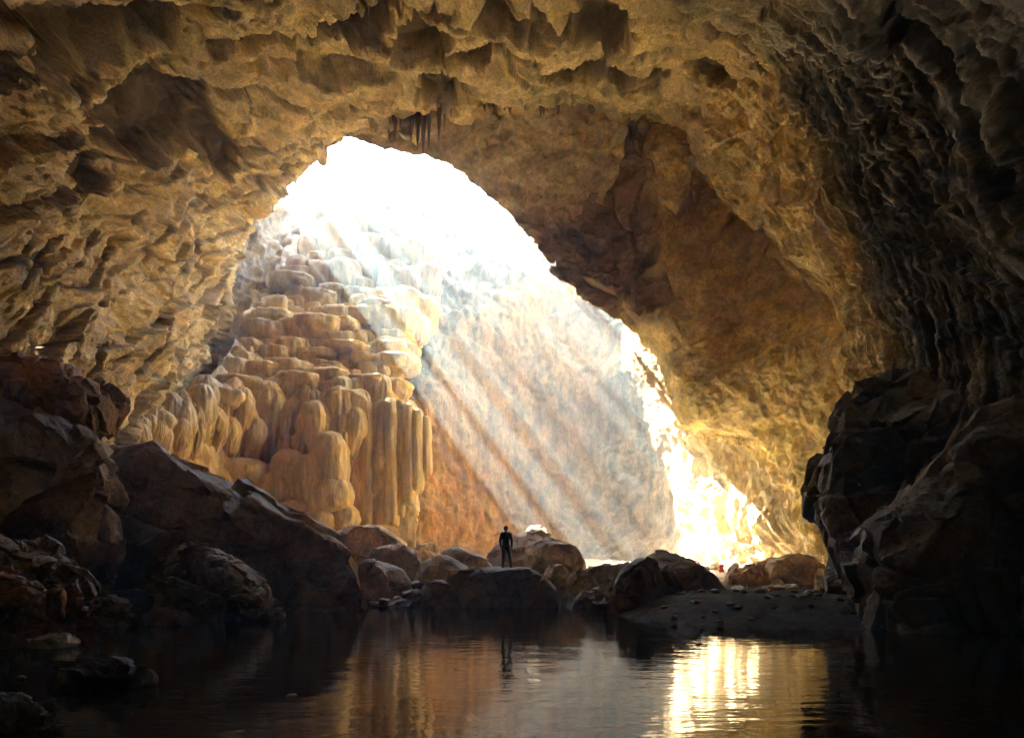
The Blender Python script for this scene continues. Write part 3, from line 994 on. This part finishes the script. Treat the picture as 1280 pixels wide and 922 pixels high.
def lobe(name, px, py, w, h, Dv=None, flute=0.05, kf=7, ptop=2.6, pbot=5.0, taper=0.1, tilt=0.0, fringe=0.05, deep=0.55, out=0.16, nphi=60, nt=34):
    D = float(D_flow(np.array([px]), np.array([py]))[0]) if Dv is None else Dv
    wa, ha = w / F * D, h / F * D
    phi = np.linspace(0, 2 * np.pi, nphi, endpoint=False)
    t = np.cos(np.linspace(0.04, np.pi - 0.04, nt))
    rad = np.where(t > 0, (1 - np.abs(t) ** ptop) ** (1 / ptop), (1 - np.abs(t) ** pbot) ** (1 / pbot))
    rad = rad * (1 - taper * np.clip(-t, 0, 1))
    PH, T_ = np.meshgrid(phi, t, indexing='ij')
    R_ = rad[None] + 0 * PH
    sd_ = lrng.rand() * 50
    cyl = np.stack([np.cos(PH) * kf / 6.3 * 2 + sd_, np.sin(PH) * kf / 6.3 * 2, T_ * 0.45 + sd_], -1)
    fl = fbm(cyl, 1.0, 3, 0.5, ridged=True)
    R_ = R_ * (1 + flute * fl * 1.6 + 0.16 * perlin(cyl * 0.35 + 7).reshape(PH.shape))
    e = 2 / 2.5
    cx_, sy_ = np.cos(PH), np.sin(PH)
    X_ = np.sign(cx_) * np.abs(cx_) ** e * R_ * wa / 2
    Y_ = np.sign(sy_) * np.abs(sy_) ** e * R_ * wa * deep
    Z_ = T_ * ha / 2 - fringe * ha * np.clip(-T_, 0, 1) * (fl + 0.3)
    X_ = X_ + tilt * Z_
    c0 = W(px, py, D - out * wa)
    P = np.stack([X_, Y_, Z_], -1) + c0
    Nn = np.stack([cx_, sy_, 0.4 * T_], -1)
    dd = fbm(P, 1.1, 3, seed=137) * 0.22 + fbm(P * np.array([1, 1, 0.12]), 0.32, 3, 0.6, ridged=True, seed=138) * 0.09 + fbm(P, 0.3, 3, seed=139) * 0.06
    P = P + Nn * (dd * np.minimum(wa, 1.6) * 0.6)[..., None]
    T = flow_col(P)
    base = np.array([c0[0], c0[1], P[..., 2].min()])
    V = np.concatenate([P.reshape(-1, 3), P[:, 0].mean(0)[None], P[:, -1].mean(0)[None]]) - base
    Tt = np.concatenate([T.reshape(-1, 3), T[:1, 0], T[:1, -1]])
    ii = np.arange(nphi)
    tr = np.concatenate([np.stack([(ii + 1) % nphi * nt, ii * nt, np.full(nphi, nphi * nt)], -1),
                         np.stack([ii * nt + nt - 1, (ii + 1) % nphi * nt + nt - 1, np.full(nphi, nphi * nt + 1)], -1)])
    o = mesh_np(name, V, grid_quads(nphi, nt, True), M_flow, Tt, tris=tr, parent=flow)
    o.location = base - flow_base
    return o


# big grey pillows at the top, seamed into fluted blocks
for (px_, py_, w_, h_) in ((402, 350, 40, 44), (432, 350, 46, 46), (395, 306, 40, 48), (422, 305, 46, 46), (372, 352, 30, 58), (376, 375, 30, 34), (386, 322, 24, 54),
                           (440, 284, 44, 34), (470, 282, 40, 32), (500, 286, 36, 38), (460, 312, 34, 30), (486, 312, 30, 30), (508, 318, 34, 30), (526, 325, 30, 38),
                           (534, 352, 30, 46), (486, 350, 28, 32), (510, 352, 30, 30), (532, 395, 28, 46), (462, 340, 30, 30), (460, 384, 32, 40), (484, 384, 30, 42),
                           (510, 384, 32, 48), (500, 420, 30, 36), (520, 412, 30, 36), (486, 440, 30, 34), (412, 268, 40, 22), (446, 264, 40, 18), (480, 262, 40, 18),
                           (512, 268, 34, 20), (505, 445, 24, 40), (455, 362, 26, 26), (400, 328, 30, 20), (430, 326, 34, 18)):
    lobe('pillow', px_, py_, w_ * lrng.uniform(0.85, 1.15), h_ * lrng.uniform(0.85, 1.1), flute=0.08, kf=10, ptop=4.0, pbot=4.0, taper=0.10, fringe=0.1,
         out=lrng.uniform(0.05, 0.25), tilt=lrng.uniform(-.08, .08))
# stepped terraces
for (py, xa, xb, w, hh) in ((364, 352, 392, 26, 22), (374, 350, 470, 26, 20), (384, 340, 470, 28, 20), (393, 326, 476, 27, 20), (402, 320, 480, 28, 19), (411, 316, 486, 28, 18),
                            (420, 312, 490, 27, 18), (429, 308, 492, 29, 18), (438, 304, 492, 27, 18), (447, 300, 490, 28, 18), (456, 296, 488, 29, 18),
                            (465, 288, 486, 28, 18), (474, 276, 484, 28, 18), (483, 264, 482, 28, 18), (490, 250, 480, 28, 20)):
    x = xa + lrng.uniform(-8, 8)
    while x < xb:
        ww = w * (0.35 + 1.7 * lrng.rand() ** 2)
        lobe('terrace', x + ww * 0.4, py + 9 * math.sin(x / 31.0) + lrng.uniform(-7, 7), ww, hh * (0.5 + 1.2 * lrng.rand()), flute=0.14, kf=11, ptop=5.5, pbot=4, taper=0.2, fringe=0.16,
             out=lrng.uniform(-0.12, 0.26), tilt=lrng.uniform(-.08, .12), nphi=44, nt=24)
        x += ww * lrng.uniform(0.7, 1.1)
# broad draperies below the terraces
for (py, xa, xb, w, hh) in ((506, 240, 480, 26, 46), (518, 205, 478, 28, 60), (534, 182, 440, 26, 58), (545, 160, 320, 22, 46), (530, 155, 215, 20, 30)):
    x = xa
    while x < xb:
        ww = w * (0.5 + 1.0 * lrng.rand())
        lobe('drapery', x + ww * 0.4, py + lrng.uniform(-10, 8), ww, hh * (0.7 + 0.7 * lrng.rand()), flute=0.14, kf=11, ptop=2.0, pbot=2.6, taper=0.35,
             tilt=lrng.uniform(0.0, 0.2), fringe=0.12, out=lrng.uniform(0.05, 0.2))
        x += ww * 0.6
# hanging fringe over the recess
for x in np.arange(308, 432, 6.5):
    lobe('stalactite', x + lrng.uniform(-2, 2), 560 + lrng.uniform(-5, 6), 6, 34 * lrng.uniform(0.6, 1.3), Dv=43.6, flute=0.05, taper=0.8, ptop=6, pbot=2.0,
         nphi=14, nt=14)
# round cushions at the foot
for a in ((300, 590, 74, 34), (345, 612, 52, 44), (362, 590, 44, 56), (383, 600, 42, 64), (350, 622, 44, 30), (412, 585, 46, 90), (414, 620, 54, 50),
          (378, 640, 54, 32), (400, 652, 60, 34), (425, 648, 44, 36), (330, 606, 40, 34), (440, 668, 44, 24)):
    lobe('cushion', *a, Dv=44.0, flute=0.04, kf=7, ptop=2.2, pbot=3.0, taper=0.08, tilt=0.05)
# columns
for i, (x, w, y0, y1) in enumerate(((436, 15, 505, 640), (447, 12, 510, 655), (458, 16, 500, 650), (468, 11, 506, 660), (478, 15, 500, 655), (489, 18, 498, 650),
                                    (500, 13, 500, 640), (510, 16, 505, 625), (521, 15, 512, 610), (532, 12, 520, 590))):
    lobe('column', x, (y0 + y1) / 2, w, y1 - y0, Dv=45.6 + 0.04 * i, flute=0.10, kf=6, ptop=5, pbot=8, taper=-0.12, nphi=26, nt=40, out=0.2, deep=0.7)

# ------------------------------------------------------------------ stalactites along the lip
def cone_mesh(seed):
    r_ = np.random.RandomState(seed)
    nphi, nt = 14, 16
    phi = np.linspace(0, 2 * np.pi, nphi, endpoint=False)
    t = np.linspace(0, 1, nt)
    PH, T_ = np.meshgrid(phi, t, indexing='ij')
    cy_ = np.stack([np.cos(PH) * 1.2 + seed, np.sin(PH) * 1.2, T_ * 1.5], -1)
    R_ = (1 - T_) ** 0.7 * (1 + 0.35 * fbm(cy_, 1.0, 3)) * 0.5
    bend = 0.12 * r_.uniform(-1, 1) * T_ ** 2
    return np.stack([np.cos(PH) * R_ + bend, np.sin(PH) * R_, -T_ + 0 * PH], -1), grid_quads(nphi, nt, True)


cones = []
for sdd in (1, 2, 3, 4):
    P_, Q_ = cone_mesh(sdd)
    cones.append((P_, Q_))
M_stal = rock_mat('stalactite stone', tint=False, color=(0.24, 0.17, 0.11), var=0.4, scale=2, bump=0.5, crack=0)
st_mesh = []
for i, (P_, Q_) in enumerate(cones):
    o = mesh_np('stalactite', P_, Q_, M_stal)
    st_mesh.append(o.data)
    bpy.data.objects.remove(o)
stal = [(486, 140, 9, 28), (494, 142, 10, 34), (500, 140, 7, 24), (515, 140, 8, 38), (522, 140, 9, 48), (529, 140, 10, 54), (536, 140, 8, 48), (549, 138, 7, 40), (556, 136, 6, 30)]
stal += [(x + lrng.uniform(-4, 4), 127, 4 + 6 * lrng.rand(), 8 + 14 * lrng.rand() ** 2) for x in np.arange(560, 700, 5.0)]
lp = np.array(lip, float)
for i, (x, y, w, hh) in enumerate(stal):
    D = float(np.interp(x, lp[4:11, 0], lp[4:11, 2])) - 0.8
    o = bpy.data.objects.new('stalactite', st_mesh[i % 4])
    C.objects.link(o)
    o.location = W(x, y - 10, D)
    o.scale = (w / F * D, w / F * D, (hh + 10) / F * D)
    o.rotation_euler = (0, 0, lrng.uniform(0, 6.28))
    o.parent = cave

# ------------------------------------------------------------------ small stones
def stone_mesh(seed):
    bm = bmesh.new()
    bmesh.ops.create_icosphere(bm, subdivisions=3, radius=0.5)
    V = np.array([v.co[:] for v in bm.verts])
    r_ = np.random.RandomState(seed)
    for k in range(9):
        n_ = r_.normal(size=3)
        n_ /= np.linalg.norm(n_)
        d = V @ n_
        lim = r_.uniform(0.28, 0.42)
        V = V - np.clip(d - lim, 0, None)[:, None] * n_ * 0.9
    V = V * (1 + 0.14 * fbm(V, 0.5, 3, seed=seed))[:, None]
    for v, c in zip(bm.verts, V):
        v.co = c
    me = bpy.data.meshes.new('stone')
    bm.to_mesh(me)
    bm.free()
    me.polygons.foreach_set('use_smooth', np.ones(len(me.polygons), bool))
    return me


M_st = [rock_mat('shore stone dark', tint=False, color=(0.09, 0.07, 0.05), rough=0.5, spec=0.4, scale=3, local=True, crack=0.1, dist=0.03),
        rock_mat('shore stone pale', tint=False, color=(0.34, 0.28, 0.2), rough=0.7, scale=3, local=True, crack=0.1, dist=0.03)]
smesh = []
for kind in (0, 1):
    row = []
    for k in range(5):
        me = stone_mesh(200 + k + kind * 10)
        me.materials.append(M_st[kind])
        row.append(me)
    smesh.append(row)


def stone(px, py, w, hh, Y, kind, label, group, zbase=None):
    o = bpy.data.objects.new('stone', smesh[kind][lrng.randint(5)])
    C.objects.link(o)
    P = W(px, py, Y)
    s_ = w / F * Y
    o.scale = (s_, s_ * lrng.uniform(0.8, 1.2), hh / F * Y)
    o.rotation_euler = (lrng.uniform(-.2, .2), lrng.uniform(-.2, .2), lrng.uniform(0, 6.28))
    z = float(ground_h(np.array([P[0]]), np.array([P[1]]))[0]) if zbase is None else zbase
    o.location = (P[0], P[1], z + 0.3 * hh / F * Y)
    if label is None:
        label = ('dark wet', 'pale dry')[kind] + (' small stone in the rubble at the back of the gravel bank' if 'rubble' in group
                                                  else ' small stone in the gaps between the boulders of the far shore')
    tag(o, label, 'stone', group)
    return o


for (x, w, hh, Y, kd) in ((420, 18, 10, 31.0, 0), (438, 16, 9, 30.6, 0), (452, 20, 10, 30.3, 0), (468, 14, 8, 30.3, 1), (481, 20, 12, 30.4, 0),
                          (497, 16, 10, 30.6, 1), (511, 22, 14, 31.2, 0), (522, 22, 16, 32.0, 0), (535, 20, 14, 32.2, 1), (548, 24, 14, 32.0, 0),
                          (560, 18, 12, 31.6, 0), (506, 18, 12, 32.2, 0), (541, 16, 11, 31.2, 0), (528, 14, 9, 30.9, 1)):
    stone(x, 740, w, hh, Y, kd, ('dark', 'pale')[kd] + ' wet stone in the shore line between the sloping boulder and the flat-topped rock', 'stones along the far shore')
for i in range(46):
    x = lrng.uniform(405, 800)
    stone(x, 740, lrng.uniform(7, 19), lrng.uniform(6, 13), lrng.uniform(30.4, 34.5), int(lrng.rand() < 0.45),
          None, 'stones between the shore boulders')
for i in range(34):
    x = lrng.uniform(898, 1050)
    stone(x, 735, lrng.uniform(9, 20), lrng.uniform(7, 13), lrng.uniform(30.2, 33.2), int(lrng.rand() < 0.75),
          None, 'rubble behind the gravel bank')
for i in range(30):
    x = lrng.uniform(700, 960)
    stone(x, 700, lrng.uniform(9, 26), lrng.uniform(7, 16), lrng.uniform(40, 45), 1,
          'pale sunlit stone on the chamber floor below the buttress', 'sunlit stones on the chamber floor')
for i in range(50):
    x = lrng.uniform(810, 1090)
    Y = lrng.uniform(19.5, 27)
    stone(x, 760, lrng.uniform(6, 13), lrng.uniform(4, 8), Y, 0, 'dark pebble lying on the gravel bank', 'pebbles on the gravel bank')
for (x, y, w, hh, kd) in ((364, 869, 15, 6, 1), (92, 887, 7, 3, 1), (60, 775, 12, 6, 0), (88, 780, 10, 6, 1), (168, 776, 7, 4, 1), (28, 848, 12, 8, 0)):
    Y = EYE * F / (y - HZ)
    lab = {364: 'tiny white stone breaking the open water surface', 92: 'tiny pale stone in the water near the black bank rock',
           60: 'dark stone wedged against the squat rock', 88: 'pale stone beside the squat rock in the pool',
           168: 'tiny pale stone between the two low rocks', 28: 'dark stone in the water between squat rock and bank rock'}[x]
    stone(x, y, w, hh, Y, kd, lab, None, zbase=-0.02)

# ------------------------------------------------------------------ person
def solid_mat(name, col, rough=0.8):
    m, nt, b, out = node_mat(name)
    no = nt.nodes.new('ShaderNodeTexNoise')
    no.inputs['Scale'].default_value = 30
    mr = nt.nodes.new('ShaderNodeMix')
    mr.data_type = 'RGBA'
    mr.inputs['A'].default_value = (*[c * 0.8 for c in col], 1)
    mr.inputs['B'].default_value = (*[c * 1.2 for c in col], 1)
    nt.links.new(no.outputs['Fac'], mr.inputs['Factor'])
    nt.links.new(mr.outputs['Result'], b.inputs['Base Color'])
    b.inputs['Roughness'].default_value = rough
    return m


def capsules(name, segs, mat, voxel, parent=None, smooth_it=4):
    """tapered limbs and ellipsoids fused into one continuous skin"""
    bm = bmesh.new()
    for sg in segs:
        a, b_, ra, rb = Vector(sg[0]), Vector(sg[1]), sg[2], sg[3]
        flat_ = sg[4] if len(sg) > 4 else 1.0
        d = b_ - a
        n_ = max(2, int(d.length / (min(ra, rb) * 0.5)) + 1)
        for i in range(n_ + 1):
            t = i / n_
            mt = Matrix.Translation(a.lerp(b_, t)) @ Matrix.Diagonal((1, flat_, 1, 1))
            bmesh.ops.create_icosphere(bm, subdivisions=2, radius=ra + (rb - ra) * t, matrix=mt)
    me = bpy.data.meshes.new(name)
    bm.to_mesh(me)
    bm.free()
    o = bpy.data.objects.new(name, me)
    C.objects.link(o)
    md = o.modifiers.new('r', 'REMESH')
    md.mode = 'VOXEL'
    md.voxel_size = voxel
    ms = o.modifiers.new('s', 'SMOOTH')
    ms.iterations = smooth_it
    dg = bpy.context.evaluated_depsgraph_get()
    me2 = bpy.data.meshes.new_from_object(o.evaluated_get(dg))
    o.modifiers.clear()
    o.data = me2
    me2.name = name
    me2.materials.clear()
    me2.materials.append(mat)
    me2.polygons.foreach_set('use_smooth', np.ones(len(me2.polygons), bool))
    if parent:
        o.parent = parent
    return o


def person(loc, rz):
    skin = solid_mat('skin', (0.30, 0.18, 0.12))
    seg = [((0, 0, 0.95), (0, 0.0, 1.12), 0.135, 0.125, 0.7), ((0, 0, 1.12), (0, -0.01, 1.38), 0.125, 0.15, 0.68),
           ((-0.14, 0, 1.42), (0.14, 0, 1.42), 0.07, 0.07), ((0, 0, 1.42), (0, -0.01, 1.54), 0.055, 0.05),
           ((0, -0.015, 1.60), (0, -0.01, 1.66), 0.082, 0.098), ((0, -0.085, 1.595), (0, -0.075, 1.60), 0.04, 0.04),
           ((0, -0.112, 1.615), (0, -0.095, 1.645), 0.014, 0.010), ((-0.088, 0, 1.63), (-0.088, 0.01, 1.65), 0.016, 0.016),
           ((0.088, 0, 1.63), (0.088, 0.01, 1.65), 0.016, 0.016)]
    for s_, (kx, ky), (fx, fy) in ((-1, (-0.16, -0.02), (-0.22, 0.02)), (1, (0.12, -0.03), (0.13, 0.0))):
        seg += [((0.09 * s_, 0, 0.92), (kx, ky, 0.50), 0.088, 0.058), ((kx, ky, 0.50), (kx * .6 + fx * .4, ky * .6 + fy * .4 + .015, 0.33), 0.056, 0.055),
                ((kx * .6 + fx * .4, ky * .6 + fy * .4 + .015, 0.33), (fx, fy, 0.08), 0.055, 0.036), ((fx, fy + 0.03, 0.045), (fx * 1.05, fy - 0.16, 0.035), 0.042, 0.034)]
        sh = Vector((0.185 * s_, 0, 1.42))
        el = Vector((0.25 * s_, 0.03, 1.14))
        wr = Vector((0.24 * s_, -0.05, 0.90))
        seg += [(sh, el, 0.055, 0.042), (el, wr, 0.042, 0.028), (wr, wr + Vector((0, -0.012, -0.08)), 0.026, 0.034, 0.8)]
        pm = wr + Vector((0, -0.014, -0.09))
        for j, ln in enumerate((0.062, 0.075, 0.070, 0.055)):
            r0 = pm + Vector((-0.006 * s_, -0.03 + 0.02 * j, 0))
            mid = r0 + Vector((-0.004 * s_, 0, -ln * 0.55))
            seg += [(r0, mid, 0.0095, 0.009), (mid, mid + Vector((-0.018 * s_, 0, -ln * 0.45)), 0.009, 0.0075)]
        seg += [(wr + Vector((0, -0.03, -0.03)), wr + Vector((-0.012 * s_, -0.06, -0.085)), 0.012, 0.009)]
    body = capsules('person', seg, skin, 0.010, None, 3)
    body.location = loc
    body.rotation_euler = (0, 0, rz)
    body.scale = (0.98, 0.98, 0.99)
    tag(body, 'person in dark clothes standing with legs apart on the flat-topped rock', 'person')
    jk = solid_mat('dark jacket cloth', (0.018, 0.018, 0.022))
    tr_ = solid_mat('dark trouser cloth', (0.02, 0.018, 0.016))
    seg = [((0, 0, 0.90), (0, 0, 1.12), 0.165, 0.155, 0.72), ((0, 0, 1.12), (0, -0.01, 1.37), 0.155, 0.168, 0.72), ((-0.14, 0, 1.425), (0.14, 0, 1.425), 0.085, 0.085),
           ((0, 0, 1.47), (0, -.005, 1.50), 0.07, 0.068)]
    for s_ in (-1, 1):
        sh = Vector((0.185 * s_, 0, 1.42))
        el = Vector((0.25 * s_, 0.03, 1.14))
        wr = Vector((0.24 * s_, -0.05, 0.915))
        seg += [(sh, el, 0.072, 0.058), (el, wr, 0.058, 0.042)]
    capsules('jacket', seg, jk, 0.014, body)
    seg = [((0, 0, 0.95), (0, 0, 1.0), 0.155, 0.15, 0.72)]
    for s_, (kx, ky), (fx, fy) in ((-1, (-0.16, -0.02), (-0.22, 0.02)), (1, (0.12, -0.03), (0.13, 0.0))):
        seg += [((0.09 * s_, 0, 0.92), (kx, ky, 0.50), 0.105, 0.074), ((kx, ky, 0.50), (fx, fy, 0.10), 0.074, 0.060)]
    capsules('trousers', seg, tr_, 0.014, body)
    for fx, fy in ((-0.22, 0.02), (0.13, 0.0)):
        capsules('shoe', [((fx, fy + 0.05, 0.05), (fx * 1.05, fy - 0.18, 0.042), 0.052, 0.044), ((fx, fy + 0.02, 0.06), (fx, fy + 0.02, 0.10), 0.05, 0.046)],
                 solid_mat('shoe leather', (0.02, 0.016, 0.012), 0.5), 0.012, body)
    capsules('hair', [((0, 0.012, 1.67), (0, 0.03, 1.64), 0.103, 0.097), ((0, 0.045, 1.62), (0, 0.04, 1.58), 0.06, 0.05)],
             solid_mat('dark hair', (0.012, 0.009, 0.007), 0.6), 0.012, body)
    return body


# stand the person on the rock's real top surface
pv = W(632.5, 712, 29.8)
rv = np.array([v.co[:] for v in S_rock.data.vertices]) + np.array(S_rock.location)
near = (np.hypot(rv[:, 0] - pv[0], rv[:, 1] - pv[1]) < 0.35)
ztop = rv[near, 2].max() - 0.03
person((pv[0], pv[1], ztop), math.radians(170))

# small red bag on the lit floor
bag = bpy.data.objects.new('backpack', None)
C.objects.link(bag)
bp_ = W(902, 694, 40.5)
bag.location = (bp_[0], bp_[1], float(ground_h(np.array([bp_[0]]), np.array([bp_[1]]))[0]))
bag.rotation_euler = (0, 0, 0.4)
tag(bag, 'small red backpack set down at the foot of the sunlit rock flank', 'backpack')
rd = solid_mat('red nylon', (0.62, 0.04, 0.03))
capsules('pack_body', [((-0.08, 0, 0.12), (0.08, 0, 0.12), 0.12, 0.12, 0.8), ((-0.07, 0, 0.34), (0.07, 0, 0.34), 0.11, 0.11, 0.8), ((0, 0, 0.12), (0, 0, 0.36), 0.14, 0.12, 0.8)], rd, 0.015, bag)
capsules('front_pocket', [((-0.05, -0.11, 0.13), (0.05, -0.11, 0.13), 0.06, 0.06, 0.7), ((0, -0.11, 0.13), (0, -0.1, 0.2), 0.07, 0.06, 0.7)], rd, 0.012, bag)
for s_ in (-1, 1):
    capsules('strap', [((0.07 * s_, 0.1, 0.1), (0.08 * s_, 0.15, 0.25), 0.018, 0.018), ((0.08 * s_, 0.15, 0.25), (0.06 * s_, 0.09, 0.42), 0.018, 0.018)], rd, 0.01, bag)

# ------------------------------------------------------------------ air
def haze_box(x0, x1, y0, y1, z0, z1):
    v = [(x, y, z) for x in (x0, x1) for y in (y0, y1) for z in (z0, z1)]
    f = [(0, 1, 3, 2), (4, 6, 7, 5), (0, 4, 5, 1), (2, 3, 7, 6), (0, 2, 6, 4), (1, 5, 7, 3)]
    me = bpy.data.meshes.new('haze')
    me.from_pydata(v, [], f)
    m = bpy.data.materials.new('cave air')
    m.use_nodes = True
    nt = m.node_tree
    for n in list(nt.nodes):
        nt.nodes.remove(n)
    o_ = nt.nodes.new('ShaderNodeOutputMaterial')
    pv = nt.nodes.new('ShaderNodeVolumePrincipled')
    pv.inputs['Color'].default_value = (0.62, 0.90, 1.0, 1)
    pv.inputs['Density'].default_value = HAZE_DENSITY
    pv.inputs['Density Attribute'].default_value = ''
    pv.inputs['Anisotropy'].default_value = 0.35
    nt.links.new(pv.outputs[0], o_.inputs['Volume'])
    try:
        m.cycles.homogeneous_volume = True
    except Exception:
        pass
    me.materials.append(m)
    o = bpy.data.objects.new('haze', me)
    C.objects.link(o)
    tag(o, kind='stuff')


haze_box(-70, 70, -25, 100, -4, 62)
